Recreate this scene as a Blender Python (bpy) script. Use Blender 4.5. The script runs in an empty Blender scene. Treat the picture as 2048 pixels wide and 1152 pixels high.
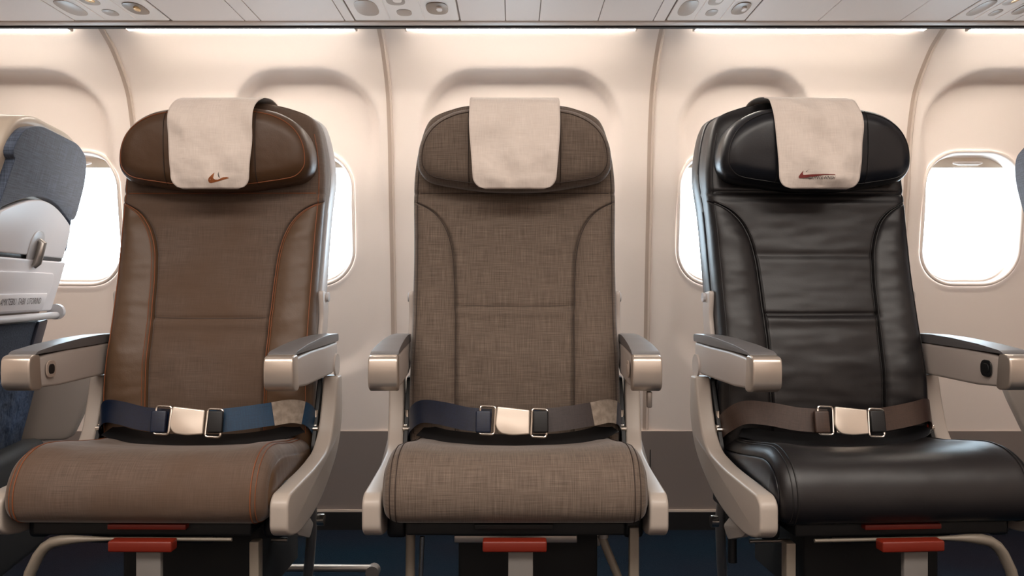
import bpy, bmesh, math, random
import numpy as np
from mathutils import Vector, Matrix, noise
random.seed(7)
sc = bpy.context.scene
COL = sc.collection
PI = math.pi
ZC = 0.75                      # eye height of the camera; heights below are given relative to it and R() lifts them

# ------------------------------------------------------------------ camera
cd = bpy.data.cameras.new('camera'); cam = bpy.data.objects.new('camera', cd); COL.objects.link(cam)
cam.location = (0, 0, ZC); cam.rotation_euler = (PI/2, 0, 0)
cd.sensor_width = 36; cd.lens = 36*1800/2048; cd.clip_start = 0.01
sc.camera = cam
# ------------------------------------------------------------------ view, world, lights
sc.view_settings.view_transform = 'Standard'; sc.view_settings.look = 'None'
sc.view_settings.gamma = 1; sc.view_settings.use_curve_mapping = False
sc.view_settings.exposure = 0.22
sc.cycles.use_denoising = True
sc.cycles.max_bounces = 10; sc.cycles.diffuse_bounces = 6; sc.cycles.transparent_max_bounces = 12
sc.cycles.sample_clamp_indirect = 6; sc.cycles.caustics_reflective = False; sc.cycles.caustics_refractive = False
w = bpy.data.worlds.new('sky'); sc.world = w; w.use_nodes = True
bg = w.node_tree.nodes['Background']; bg.inputs[0].default_value = (0.72, 0.88, 1.0, 1); bg.inputs[1].default_value = 11.5

def area(name, loc, rot, sx, sy, power, color, portal=False, spread=PI):
    l = bpy.data.lights.new(name, 'AREA'); l.shape = 'RECTANGLE'; l.size = sx; l.size_y = sy
    l.energy = power; l.color = color; l.spread = spread
    if portal: l.cycles.is_portal = True
    o = bpy.data.objects.new(name, l); COL.objects.link(o); o.location = loc; o.rotation_euler = rot
    return o
LIGHT_CEIL = 62; LIGHT_AISLE = 8.5; COVE = 33.0
area('aisle_ceiling_lamp', (0, 0.35, ZC+1.27), (math.radians(-8), 0, 0), 3.6, 0.7, LIGHT_CEIL, (1, 0.92, 0.84))
area('far_aisle_lamp', (0, -1.3, ZC+0.75), (math.radians(75), 0, 0), 3.6, 0.5, LIGHT_AISLE, (1.0, 0.90, 0.83))  # unseen fill with no fixture, added to brighten bin underside and seat fronts

# ------------------------------------------------------------------ helpers
def R(z): return ZC+z
def lin(c):
    return tuple(((x/255)/12.92 if x/255 <= 0.04045 else ((x/255+0.055)/1.055)**2.4) for x in c)+(1,)
def px(x, y, d):               # the point seen at pixel (x, y) at depth d, world metres
    return Vector(((x-1024)/1800*d, d, ZC+(576-y)/1800*d))

def mat(name, col, rough=0.5, metal=0.0, bump=None, streak=None, spec=0.5, sheen=0.0, coat=0.0, emit=None, vary=None):
    m = bpy.data.materials.new(name); m.use_nodes = True; nt = m.node_tree; N = nt.nodes; L = nt.links
    b = N['Principled BSDF']
    b.inputs['Base Color'].default_value = lin(col); b.inputs['Roughness'].default_value = rough
    b.inputs['Metallic'].default_value = metal; b.inputs['Specular IOR Level'].default_value = spec
    if sheen: b.inputs['Sheen Weight'].default_value = sheen; b.inputs['Sheen Roughness'].default_value = 0.4
    if coat: b.inputs['Coat Weight'].default_value = coat; b.inputs['Coat Roughness'].default_value = 0.15
    if emit:
        b.inputs['Emission Color'].default_value = emit[0]+(1,); b.inputs['Emission Strength'].default_value = emit[1]
    tc = N.new('ShaderNodeTexCoord')
    colout = None; hs = []
    if streak:                 # woven cloth: two crossed sets of stretched noise, laid out by uv in metres
        cd_, cl_, fr, amt = streak
        mixes = []
        for sx, sy in ((fr, fr*0.035), (fr*0.035, fr)):
            mp = N.new('ShaderNodeMapping'); mp.inputs['Scale'].default_value = (sx, sy, 1)
            nz = N.new('ShaderNodeTexNoise'); nz.inputs['Scale'].default_value = 1; nz.inputs['Detail'].default_value = 3
            L.new(tc.outputs['UV'], mp.inputs[0]); L.new(mp.outputs[0], nz.inputs[0]); mixes.append(nz.outputs['Fac'])
        ad = N.new('ShaderNodeMath'); ad.operation = 'ADD'; L.new(mixes[0], ad.inputs[0]); L.new(mixes[1], ad.inputs[1])
        lo = N.new('ShaderNodeMapRange'); lo.inputs['From Min'].default_value = 1-amt; lo.inputs['From Max'].default_value = 1+amt
        L.new(ad.outputs[0], lo.inputs[0])
        mx = N.new('ShaderNodeMix'); mx.data_type = 'RGBA'
        mx.inputs[6].default_value = lin(cd_); mx.inputs[7].default_value = lin(cl_)
        L.new(lo.outputs[0], mx.inputs[0]); L.new(mx.outputs[2], b.inputs['Base Color']); colout = mx.outputs[2]
        hs.append((ad.outputs[0], 0.25, 0.0006))
    if vary:
        c2, s = vary
        nz = N.new('ShaderNodeTexNoise'); nz.inputs['Scale'].default_value = s; nz.inputs['Detail'].default_value = 4
        L.new(tc.outputs['Object'], nz.inputs[0])
        rp = N.new('ShaderNodeMapRange'); rp.inputs['From Min'].default_value = 0.35; rp.inputs['From Max'].default_value = 0.65
        L.new(nz.outputs['Fac'], rp.inputs[0])
        mx = N.new('ShaderNodeMix'); mx.data_type = 'RGBA'; mx.inputs[7].default_value = lin(c2)
        if colout: L.new(colout, mx.inputs[6])
        else: mx.inputs[6].default_value = lin(col)
        L.new(rp.outputs[0], mx.inputs[0]); L.new(mx.outputs[2], b.inputs['Base Color'])
    if bump:
        for s, st, dist in bump:
            nz = N.new('ShaderNodeTexNoise'); nz.inputs['Scale'].default_value = s; nz.inputs['Detail'].default_value = 3
            L.new(tc.outputs['Object'], nz.inputs[0]); hs.append((nz.outputs['Fac'], st, dist))
    prev = None
    for h, st, dist in hs:
        bp = N.new('ShaderNodeBump'); bp.inputs['Strength'].default_value = st; bp.inputs['Distance'].default_value = dist
        L.new(h, bp.inputs['Height'])
        if prev: L.new(prev, bp.inputs['Normal'])
        prev = bp.outputs[0]
    if prev: L.new(prev, b.inputs['Normal'])
    return m

M = {}
M['wall'] = mat('cabin_wall_plastic', (238, 225, 216), 0.55, bump=[(700, 0.08, 0.0005)], spec=0.3)
M['trimw'] = mat('seam_trim', (205, 190, 178), 0.4)
M['ceil'] = mat('bin_plastic', (244, 230, 222), 0.5, spec=0.3)
M['ceil_lit'] = mat('unit_plastic', (246, 234, 226), 0.45)  # slightly paler tone than the bin plastic
M['gap'] = mat('dark_gap', (30, 22, 18), 0.8)
M['seamgap'] = mat('seam_recess_grey', (186, 168, 154), 0.6)
M['groove'] = mat('groove_shadow_gap', (150, 132, 120), 0.8)
M['unitdark'] = mat('unit_lens_grey', (168, 152, 140), 0.4)
M['unitring'] = mat('unit_vent_brown', (128, 110, 96), 0.35)
M['brass'] = mat('vent_nozzle', (235, 200, 150), 0.25, metal=0.6)
M['dado'] = mat('kick_panel', (132, 121, 116), 0.6, bump=[(900, 0.2, 0.0005)])
M['skirt'] = mat('black_skirting', (12, 12, 14), 0.6)
M['carpet'] = mat('aisle_carpet', (13, 34, 48), 0.95, spec=0.08, bump=[(260, 0.8, 0.004)], vary=((30, 27, 36), 0.9))
M['carpet_end'] = M['wall']
M['shell'] = mat('grey_shell_plastic', (186, 184, 186), 0.35, spec=0.5)
M['shroud'] = mat('champagne_grey_plastic', (172, 161, 151), 0.38, spec=0.5, bump=[(900, 0.05, 0.0003)])
M['panel'] = mat('pale_armrest_panel', (184, 174, 167), 0.42, spec=0.5)
M['cap'] = mat('satin_metal_cap', (200, 188, 176), 0.3, metal=0.75)
M['pad'] = mat('grey_armrest_pad', (100, 98, 99), 0.42, bump=[(700, 0.1, 0.0004)])
M['blackp'] = mat('black_plastic', (14, 14, 16), 0.45)
M['dark'] = mat('black_underseat', (8, 8, 9), 0.7)
M['chrome'] = mat('chrome', (225, 218, 208), 0.18, metal=1.0)
M['steel'] = mat('satin_steel_tube', (170, 164, 158), 0.35, metal=0.8)
M['beigeleg'] = mat('beige_painted_leg', (126, 117, 105), 0.4, metal=0.2)
M['red'] = mat('red_handle', (108, 27, 9), 0.45)
M['strap'] = mat('grey_bracket', (108, 104, 100), 0.5)
M['cloth'] = mat('cream_cotton', (222, 210, 200), 0.9, bump=[(8, 0.7, 0.03), (20, 0.25, 0.012)], sheen=0.2, streak=((208, 194, 184), (232, 220, 210), 900, 0.5))
M['orange'] = mat('orange_stitching', (126, 70, 36), 0.6)
M['brownstitch'] = mat('dark_brown_seam', (52, 38, 30), 0.7)
M['blackstitch'] = mat('black_seam', (14, 12, 12), 0.5)
M['fabL'] = mat('brown_seat_fabric', (90, 73, 61), 0.8, streak=((70, 56, 46), (106, 88, 76), 620, 0.38), sheen=0.25, bump=[(9, 0.25, 0.02)], vary=((84, 63, 47), 5))
M['leaL'] = mat('tan_brown_leather', (84, 62, 43), 0.45, bump=[(320, 0.2, 0.0008), (9, 0.3, 0.02)], spec=0.45)
M['headL'] = mat('saddle_brown_leather', (74, 50, 29), 0.46, bump=[(320, 0.2, 0.0008), (9, 0.3, 0.02)], spec=0.5)
M['fabC'] = mat('taupe_linen', (100, 84, 70), 0.85, streak=((66, 54, 45), (121, 105, 92), 600, 0.42), sheen=0.25, bump=[(9, 0.2, 0.02)])
M['leaR'] = mat('black_navy_leather', (22, 19, 20), 0.42, bump=[(320, 0.2, 0.0006), (7, 0.25, 0.012)], spec=0.5)
M['leaRs'] = mat('midnight_navy_leather', (11, 13, 20), 0.36, bump=[(320, 0.2, 0.0006), (7, 0.25, 0.012)], spec=0.55)
M['navy'] = mat('navy_webbing', (8, 20, 42), 0.36, streak=((4, 10, 24), (12, 32, 62), 900, 0.5), spec=0.6)
M['greyweb'] = mat('grey_webbing', (74, 66, 66), 0.45, streak=((50, 45, 46), (78, 70, 69), 900, 0.5))
M['teal'] = mat('petrol_blue_webbing', (14, 66, 100), 0.4, streak=((6, 36, 62), (16, 70, 104), 900, 0.5))
M['brownweb'] = mat('brown_webbing', (74, 54, 46), 0.36, streak=((44, 31, 26), (78, 58, 48), 900, 0.5), spec=0.6)
M['label'] = mat('woven_label', (168, 154, 140), 0.85, vary=((140, 128, 116), 90))
M['bfab'] = mat('blue_grey_denim_fabric', (62, 72, 92), 0.85, streak=((36, 43, 58), (92, 104, 124), 420, 0.34), sheen=0.3)
M['pocket'] = mat('navy_net_pocket', (26, 34, 50), 0.85, vary=((48, 56, 70), 220), bump=[(300, 0.6, 0.003)])
M['pocket2'] = mat('dark_blue_cloth_pocket', (16, 30, 50), 0.8, vary=((30, 50, 78), 14), bump=[(22, 0.6, 0.03)])
M['white'] = mat('white_back_plastic', (232, 228, 230), 0.35)
M['beige'] = mat('warm_beige_shell', (190, 176, 160), 0.35)
M['print'] = mat('dark_print', (88, 80, 78), 0.7)
M['printred'] = mat('red_print', (120, 44, 40), 0.7)
M['swoosh'] = mat('rust_print', (150, 84, 40), 0.7)
M['shade'] = mat('window_shade', (220, 204, 186), 0.5)
M['redlamp'] = mat('red_tip', (210, 50, 20), 0.4)
M['cove'] = mat('cove_tube', (255, 250, 240), 0.5, emit=((1.0, 0.92, 0.82), COVE))
def glassmat():
    m = bpy.data.materials.new('window_glass'); m.use_nodes = True; N = m.node_tree.nodes; L = m.node_tree.links
    N.remove(N['Principled BSDF']); t = N.new('ShaderNodeBsdfTransparent'); g = N.new('ShaderNodeBsdfGlossy'); g.inputs['Roughness'].default_value = 0.02
    x = N.new('ShaderNodeMixShader'); x.inputs[0].default_value = 0.05
    t.inputs[0].default_value = (0.97, 0.99, 1, 1)
    L.new(t.outputs[0], x.inputs[1]); L.new(g.outputs[0], x.inputs[2]); L.new(x.outputs[0], N['Material Output'].inputs[0])
    return m
M['glass'] = glassmat()

def tag(o, label=None, cat=None, group=None, kind=None):
    if label: o['label'] = label
    if cat: o['category'] = cat
    if group: o['group'] = group
    if kind: o['kind'] = kind
    return o
def empty(name, loc, rz=0):
    o = bpy.data.objects.new(name, None); COL.objects.link(o); o.location = loc; o.rotation_euler = (0, 0, rz)
    o.empty_display_size = 0.1
    return o
def mk(name, verts, faces, m, parent=None, uvs=None, smooth=True, mats=None, midx=None, sharp=None, merge=False):
    me = bpy.data.meshes.new(name); me.from_pydata([tuple(v) for v in verts], [], faces)
    for mm in (mats or [m]): me.materials.append(mm)
    if midx is not None: me.polygons.foreach_set('material_index', midx)
    uv = me.uv_layers.new(name='UVMap')
    if uvs is None:
        for p in me.polygons:                # box projection in metres
            n = p.normal; a = max(range(3), key=lambda i: abs(n[i]))
            for li in p.loop_indices:
                c = me.vertices[me.loops[li].vertex_index].co
                uv.data[li].uv = (c[(a+1) % 3], c[(a+2) % 3])
    else:
        for l in me.loops: uv.data[l.index].uv = uvs[l.vertex_index]
    if smooth: me.polygons.foreach_set('use_smooth', [True]*len(me.polygons))
    if merge:
        bm = bmesh.new(); bm.from_mesh(me); bmesh.ops.remove_doubles(bm, verts=bm.verts, dist=1e-5); bm.to_mesh(me); bm.free()
    if sharp is not None:
        try: me.set_sharp_from_angle(angle=math.radians(sharp))
        except Exception: pass
    me.update()
    o = bpy.data.objects.new(name, me); COL.objects.link(o)
    if parent: o.parent = parent
    return o
class MB:                       # collects pieces of ONE object
    def __init__(s): s.v = []; s.f = []; s.mi = []
    def add(s, v, f, mi=0):
        n = len(s.v); s.v += [tuple(x) for x in v]; s.f += [tuple(i+n for i in q) for q in f]; s.mi += [mi]*len(f); return s
    def frombm(s, bm, mi=0):
        bm.verts.index_update(); s.add([v.co.copy() for v in bm.verts], [[v.index for v in f.verts] for f in bm.faces], mi); bm.free(); return s
    def box(s, x0, x1, y0, y1, z0, z1, bev=0.0, seg=3, mi=0, mtx=None):
        bm = bmesh.new(); bmesh.ops.create_cube(bm, size=1)
        for v in bm.verts: v.co = Vector((x0+(v.co.x+.5)*(x1-x0), y0+(v.co.y+.5)*(y1-y0), z0+(v.co.z+.5)*(z1-z0)))
        if bev: bmesh.ops.bevel(bm, geom=bm.edges[:], offset=bev, segments=seg, profile=0.5, affect='EDGES')
        if mtx: bm.transform(mtx)
        return s.frombm(bm, mi)
    def prism(s, pts, a0, a1, axis='x', bev=0.0, seg=3, mi=0, fn=None):   # outline extruded along an axis
        bm = bmesh.new()
        def P(u, v, a):
            return {'x': (a, u, v), 'y': (u, a, v), 'z': (u, v, a)}[axis]
        A = [bm.verts.new(P(u, v, a0)) for u, v in pts]; B = [bm.verts.new(P(u, v, a1)) for u, v in pts]
        bm.faces.new(A); bm.faces.new(B[::-1]); n = len(pts)
        for i in range(n): bm.faces.new((A[i], B[i], B[(i+1) % n], A[(i+1) % n]))
        bmesh.ops.recalc_face_normals(bm, faces=bm.faces[:])
        if bev:
            es = [e for e in bm.edges if (e.verts[0] in A) == (e.verts[1] in A)]
            bmesh.ops.bevel(bm, geom=es, offset=bev, segments=seg, profile=0.5, affect='EDGES', clamp_overlap=True)
        if fn:
            for v in bm.verts: v.co = Vector(fn(v.co))
        return s.frombm(bm, mi)
    def tube(s, pts, r, n=12, mi=0, closed=False, flat=1.0):
        pts = [Vector(p) for p in pts]; N = len(pts); rings = []; up = None
        for i, p in enumerate(pts):
            a = pts[(i-1) % N] if (closed or i > 0) else p; b = pts[(i+1) % N] if (closed or i < N-1) else p
            t = (b-a).normalized()
            if up is None:
                up = Vector((0, 0, 1)) if abs(t.z) < 0.9 else Vector((0, 1, 0))
            sd = t.cross(up).normalized(); up = sd.cross(t).normalized()
            rr = r[i] if isinstance(r, (list, tuple)) else r
            rings.append([p+sd*math.cos(2*PI*k/n)*rr+up*math.sin(2*PI*k/n)*rr*flat for k in range(n)])
        v = [q for ring in rings for q in ring]; f = []
        for i in range(N if closed else N-1):
            j = (i+1) % N
            for k in range(n): f.append((i*n+k, i*n+(k+1) % n, j*n+(k+1) % n, j*n+k))
        if not closed: f.append(tuple(range(n))[::-1]); f.append(tuple((N-1)*n+k for k in range(n)))
        return s.add(v, f, mi)
    def build(s, name, m, parent=None, sharp=40, mats=None):
        return mk(name, s.v, s.f, m, parent, mats=mats, midx=s.mi if mats else None, sharp=sharp)
def cr(pts, n):                 # smooth curve through points, n samples evenly by length
    P = np.array(pts, float); Q = np.vstack([2*P[0]-P[1], P, 2*P[-1]-P[-2]]); out = []
    for i in range(1, len(Q)-2):
        for t in np.linspace(0, 1, 24, endpoint=False):
            a, b, c, d = Q[i-1], Q[i], Q[i+1], Q[i+2]
            out.append(0.5*((2*b)+(-a+c)*t+(2*a-5*b+4*c-d)*t*t+(-a+3*b-3*c+d)*t**3))
    out.append(P[-1]); out = np.array(out)
    L = np.r_[0, np.cumsum(np.linalg.norm(np.diff(out, axis=0), axis=1))]
    s = np.linspace(0, L[-1], n)
    return np.stack([np.interp(s, L, out[:, k]) for k in range(P.shape[1])], 1)
def fillet(pts, r, n=5):        # round the corners of a closed outline
    out = []; N = len(pts)
    for i in range(N):
        p = Vector(pts[i]); rr = r[i] if isinstance(r, (list, tuple)) else r
        a = Vector(pts[i-1]); b = Vector(pts[(i+1) % N])
        if rr <= 0: out.append(tuple(p)); continue
        k = min(rr, (a-p).length*.48, (b-p).length*.48)
        A = p+(a-p).normalized()*k; B = p+(b-p).normalized()*k
        for j in range(n+1):
            t = j/n; out.append(tuple(A*(1-t)**2+p*2*t*(1-t)+B*t*t))
    return out
def rrect(cx, cz, hx, hz, r, n=10):
    out = []
    for sx, sz, a0 in ((1, 1, 0), (-1, 1, 90), (-1, -1, 180), (1, -1, 270)):
        for k in range(n+1):
            a = math.radians(a0+90*k/n); out.append((cx+sx*(hx-r)+r*math.cos(a), cz+sz*(hz-r)+r*math.sin(a)))
    return out
def nz(x, y, z=0): return noise.noise(Vector((x, y, z)))

# ================================================================== THE CABIN SIDE WALL
WZ = [-0.80, -0.72, -0.43, -0.1, 0.1, 0.3, 0.45, 0.553, 0.60, 0.64, 0.68, 0.71, 0.74]
WY = [2.80, 2.80, 2.785, 2.755, 2.73, 2.70, 2.68, 2.65, 2.62, 2.58, 2.53, 2.47, 2.40]
_w = cr(list(zip(WZ, WY)), 300)
def wy(z): return float(np.interp(z, _w[:, 0], _w[:, 1]))
SEAMS = [-1.128, -0.362, 0.415, 1.188]
WIN = [-1.331, -0.631, 0.006, 0.652, 1.393]
WCZ, WHX, WHZ, WR = 0.211, 0.150, 0.200, 0.108
RECESS = [(-1.83, -1.20), (-0.83, -0.40), (-0.265, 0.318), (0.50, 0.885), (1.225, 1.83)]
def sdr(x, z, cx, cz, hx, hz, r):
    qx = abs(x-cx)-hx+r; qz = abs(z-cz)-hz+r
    return min(max(qx, qz), 0)+math.hypot(max(qx, 0), max(qz, 0))-r
def sst(a, b, t):
    t = min(1, max(0, (t-a)/(b-a))); return t*t*(3-2*t)
def wall_y(x, z):
    y = wy(z)
    for a, b in RECESS:
        d = sdr(x, z, (a+b)/2, 0.180, (b-a)/2, 0.445, 0.15)
        top = sst(0.25, 0.62, z)
        wd = 0.045-0.034*top
        y += (0.012+0.036*sst(0.15, 0.64, z))*(1-sst(-wd, wd*0.35, d))  # deepened toward the top so the upper recess falls into shade
    for s in SEAMS:
        y += 0.010*math.exp(-((x-s)/0.045)**2)
    return y
X0, X1 = -2.6, 2.6
xs = list(np.arange(X0, X1+1e-6, 0.01)); zs = list(np.arange(-0.80, 0.741, 0.008))
cw = 0.185; cz0, cz1 = WCZ-0.2375, WCZ+0.2375
cells = []
for c in WIN:
    xs = [x for x in xs if not (abs(x-(c-cw)) < 0.004 or abs(x-(c+cw)) < 0.004)]+[c-cw, c+cw]
for s in SEAMS: xs += [s-0.03, s-0.015, s, s+0.015, s+0.03]
zs = [z for z in zs if abs(z-cz0) > 0.003 and abs(z-cz1) > 0.003]+[cz0, cz1]
xs = sorted(set(round(float(x), 5) for x in xs)); zs = sorted(set(round(float(z), 5) for z in zs))
V = []; F = []; idx = {}
def vid(x, z):
    k = (round(x, 5), round(z, 5))
    if k not in idx: idx[k] = len(V); V.append((x, wall_y(x, z), R(z)))
    return idx[k]
incell = lambda x, z: any(c-cw < x < c+cw for c in WIN) and cz0 < z < cz1
for i in range(len(xs)-1):
    for j in range(len(zs)-1):
        if incell((xs[i]+xs[i+1])/2, (zs[j]+zs[j+1])/2): continue
        F.append((vid(xs[i], zs[j]), vid(xs[i+1], zs[j]), vid(xs[i+1], zs[j+1]), vid(xs[i], zs[j+1])))
def ray_rr(cx, cz, hx, hz, r, a):     # radius of the rounded rectangle in direction a
    lo, hi = 0, 1
    for _ in range(30):
        m_ = (lo+hi)/2
        if sdr(cx+m_*math.cos(a), cz+m_*math.sin(a), cx, cz, hx, hz, r) > 0: hi = m_
        else: lo = m_
    return lo
for c in WIN:
    gx = [x for x in xs if c-cw-1e-4 <= x <= c+cw+1e-4]; gz = [z for z in zs if cz0-1e-4 <= z <= cz1+1e-4]
    ring = [(x, gz[0]) for x in gx[:-1]]+[(gx[-1], z) for z in gz[:-1]]+[(x, gz[-1]) for x in gx[:0:-1]]+[(gx[0], z) for z in gz[:0:-1]]
    prev = [vid(*p) for p in ring]
    K = 8
    for k in range(1, K+1):
        t = k/K; cur = []
        for (x, z) in ring:
            a = math.atan2(z-WCZ, x-c); r_ = ray_rr(c, WCZ, WHX, WHZ, WR, a)
            ix, iz = c+r_*math.cos(a), WCZ+r_*math.sin(a)
            X, Z = x+(ix-x)*t, z+(iz-z)*t
            V.append((X, wall_y(X, Z), R(Z))); cur.append(len(V)-1)
        n = len(ring)
        for q in range(n): F.append((prev[q], prev[(q+1) % n], cur[(q+1) % n], cur[q]))
        prev = cur
wl = mk('wall_back', V, F, M['wall']); tag(wl, kind='structure')

def window(n, c):
    o = empty('window_%d' % n, (c, wy(WCZ), R(WCZ))); tag(o, kind='structure')
    def W(x, y, z): return (x-c, y-wy(WCZ), z-WCZ)
    # frame : rolled lip, then a tapering tunnel to the inner pane
    prof = [(1.035, -0.002), (1.03, -0.006), (1.0, -0.008), (0.975, -0.005), (0.96, 0.004), (0.95, 0.02), (0.93, 0.036), (0.915, 0.040), (0.86, 0.046), (0.84, 0.052), (0.825, 0.075), (0.82, 0.11)]
    A = 96; v = []; f = []
    for s, dy in prof:
        for k in range(A):
            a = 2*PI*k/A; r_ = ray_rr(c, WCZ, WHX, WHZ, WR, a)
            e = (s-1)*0.17
            x = c+(r_+e)*math.cos(a); z = WCZ+(r_+e)*math.sin(a)
            v.append(W(x, wall_y(c+r_*math.cos(a), WCZ+r_*math.sin(a))*(1 if dy < 0.03 else 0)+(wy(WCZ)+0.02 if dy >= 0.03 else 0)+dy, z))
    for i in range(len(prof)-1):
        for k in range(A): f.append((i*A+k, i*A+(k+1) % A, (i+1)*A+(k+1) % A, (i+1)*A+k))
    mk('window_frame', v, f, M['wall'], o)
    # pane just behind the tunnel step
    out = rrect(0, 0, WHX-0.024, WHZ-0.024, WR-0.022)
    b = MB(); b.prism(out, 0.082, 0.085, 'y'); b.build('window_pane', M['glass'], o, sharp=30)
    # shade drawn a little way down
    sh = MB(); pts = [(x, z) for x, z in rrect(0, 0, WHX-0.008, WHZ-0.008, WR-0.006, 16) if z > 0.162]
    pts = sorted(pts, key=lambda p: -p[0])
    pts = [(pts[0][0]+0.004, 0.158)]+pts+[(pts[-1][0]-0.004, 0.158)]
    sh.prism(pts, 0.048, 0.051, 'y'); s_ = sh.build('window_shade', M['shade'], o, sharp=30)
    h = MB(); h.tube([(-0.045, 0.040, 0.172), (-0.03, 0.036, 0.170), (0.03, 0.036, 0.170), (0.045, 0.040, 0.172)], [0.003, 0.006, 0.006, 0.003], 12)
    h.build('shade_handle', M['ceil_lit'], s_)
    area('daylight_portal', (c, wy(WCZ)+0.16, R(WCZ)), (-PI/2, 0, 0), 0.32, 0.42, 1, (1, 1, 1), portal=True)
for i, c in enumerate(WIN): window(i+1, c)

# seams between the panels
for i, s in enumerate(SEAMS):
    side = -1 if s < 0 else 1
    v = []; f = []; Z = np.linspace(-0.44, 0.73, 90)
    pr = [(-0.008, 0.004), (-0.008, -0.004), (-0.0055, -0.0065), (-0.003, -0.0045), (-0.001, -0.001), (0.0095, -0.001), (0.0095, 0.004)]
    for z in Z:
        for (dx, dy) in pr: v.append((s+dx*(-side)*-1 if side < 0 else s-dx, wall_y(s, z)+dy, R(z)))
    n = len(pr)
    for j in range(len(Z)-1):
        for k in range(n-1): f.append((j*n+k, j*n+k+1, (j+1)*n+k+1, (j+1)*n+k))
    mi_ = [1 if (q % (n-1)) >= 4 else 0 for q in range(len(f))]
    tag(mk('trim_%d' % (i+1), v, f, None, sharp=30, mats=[M['trimw'], M['seamgap']], midx=mi_), kind='structure')

# kick panel, its rail, skirting, floor
def strip(name, z0, z1, off, m, n=8):
    Z = np.linspace(z0, z1, n); b = MB()
    pts = [(wy(z)-off, R(z)) for z in Z]+[(wy(z)+0.02, R(z)) for z in Z[::-1]]
    b.prism(pts, X0, X1, 'x'); return tag(b.build(name, m, sharp=30), kind='structure')
strip('baseboard_back', -0.69, -0.443, 0.004, M['dado'])
strip('trim_5', -0.694, -0.688, 0.012, M['trimw'], 2)
strip('baseboard_low', -0.75, -0.694, 0.012, M['skirt'], 2)
strip('trim_6', -0.446, -0.4415, 0.002, M['trimw'], 2)
for k, xx in enumerate((-1.128, -0.365, 0.428, 1.19)):
    b = MB(); b.box(xx-0.0015, xx+0.0015, wy(-.5)-0.004, wy(-.5)+0.004, R(-.688), R(-.444)); tag(b.build('trim_%d' % (7+k), M['gap']), kind='structure')
b = MB(); b.box(X0, X1, -1.6, 2.82, -0.05, 0); tag(b.build('floor', M['carpet']), kind='structure')
# the rest of the cabin
b = MB(); b.box(X0, X1, -1.65, -1.6, 0, 2.1); tag(b.build('wall_front', M['wall']), kind='structure')
b = MB(); b.box(X0-.05, X0, -1.65, 2.85, 0, 2.1); tag(b.build('wall_left', M['wall']), kind='structure')
b = MB(); b.box(X1, X1+.05, -1.65, 2.85, 0, 2.1); tag(b.build('wall_right', M['wall']), kind='structure')
b = MB(); b.box(X0, X1, -1.65, 2.85, 2.1, 2.15); tag(b.build('ceiling', M['wall']), kind='structure')

# ================================================================== OVERHEAD BIN
ZB = 0.700
b = MB(); b.box(X0, X1, 1.55, 2.50, R(ZB+0.012), R(1.30), 0.03)
tag(b.build('ceiling_overhead_bin', M['ceil']), kind='structure')
b = MB(); b.box(X0, X1, 1.56, 2.395, R(ZB+0.004), R(ZB+0.0115)); tag(b.build('ceiling_joint_backing', M['groove']), kind='structure')
def bx_(p, d=2.36): return (p-1024)/1800*d
# joints between the underside panels, as seen along the rail
joints = [-400, -120, 80+70, 345, 490, 522, 690, 710, 921, 1011, 1078, 1196, 1306, 1496, 1636, 1800, 1893, 2010, 2200, 2420]
joints = [-1.56+0.0]+[bx_(j) for j in joints if -400 < j < 2420]+[1.9]
joints = [X0]+joints+[X1]
units = {(150, 345), (710, 921), (1306, 1496), (1893, 2010)}
UX = [(bx_(a), bx_(b_)) for a, b_ in ((150, 345), (710, 921), (1330, 1490), (1893, 2025))]
plain = MB()
edges = sorted(set([X0, -1.75, -1.45]+[bx_(j) for j in (150, 345, 490, 522, 690, 710, 921, 1011, 1078, 1196, 1306, 1330, 1490, 1636, 1800, 1893, 2025, 2160)]+[1.9, X1]))
for a, b_ in zip(edges[:-1], edges[1:]):
    if any(abs(a-u[0]) < 1e-4 for u in UX): continue
    g = 0.0012
    plain.box(a+g, b_-g, 1.57, 2.358, R(ZB), R(ZB+0.004), 0.0008, 1)
tag(plain.build('ceiling_bin_underside', M['ceil']), kind='structure')
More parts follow.
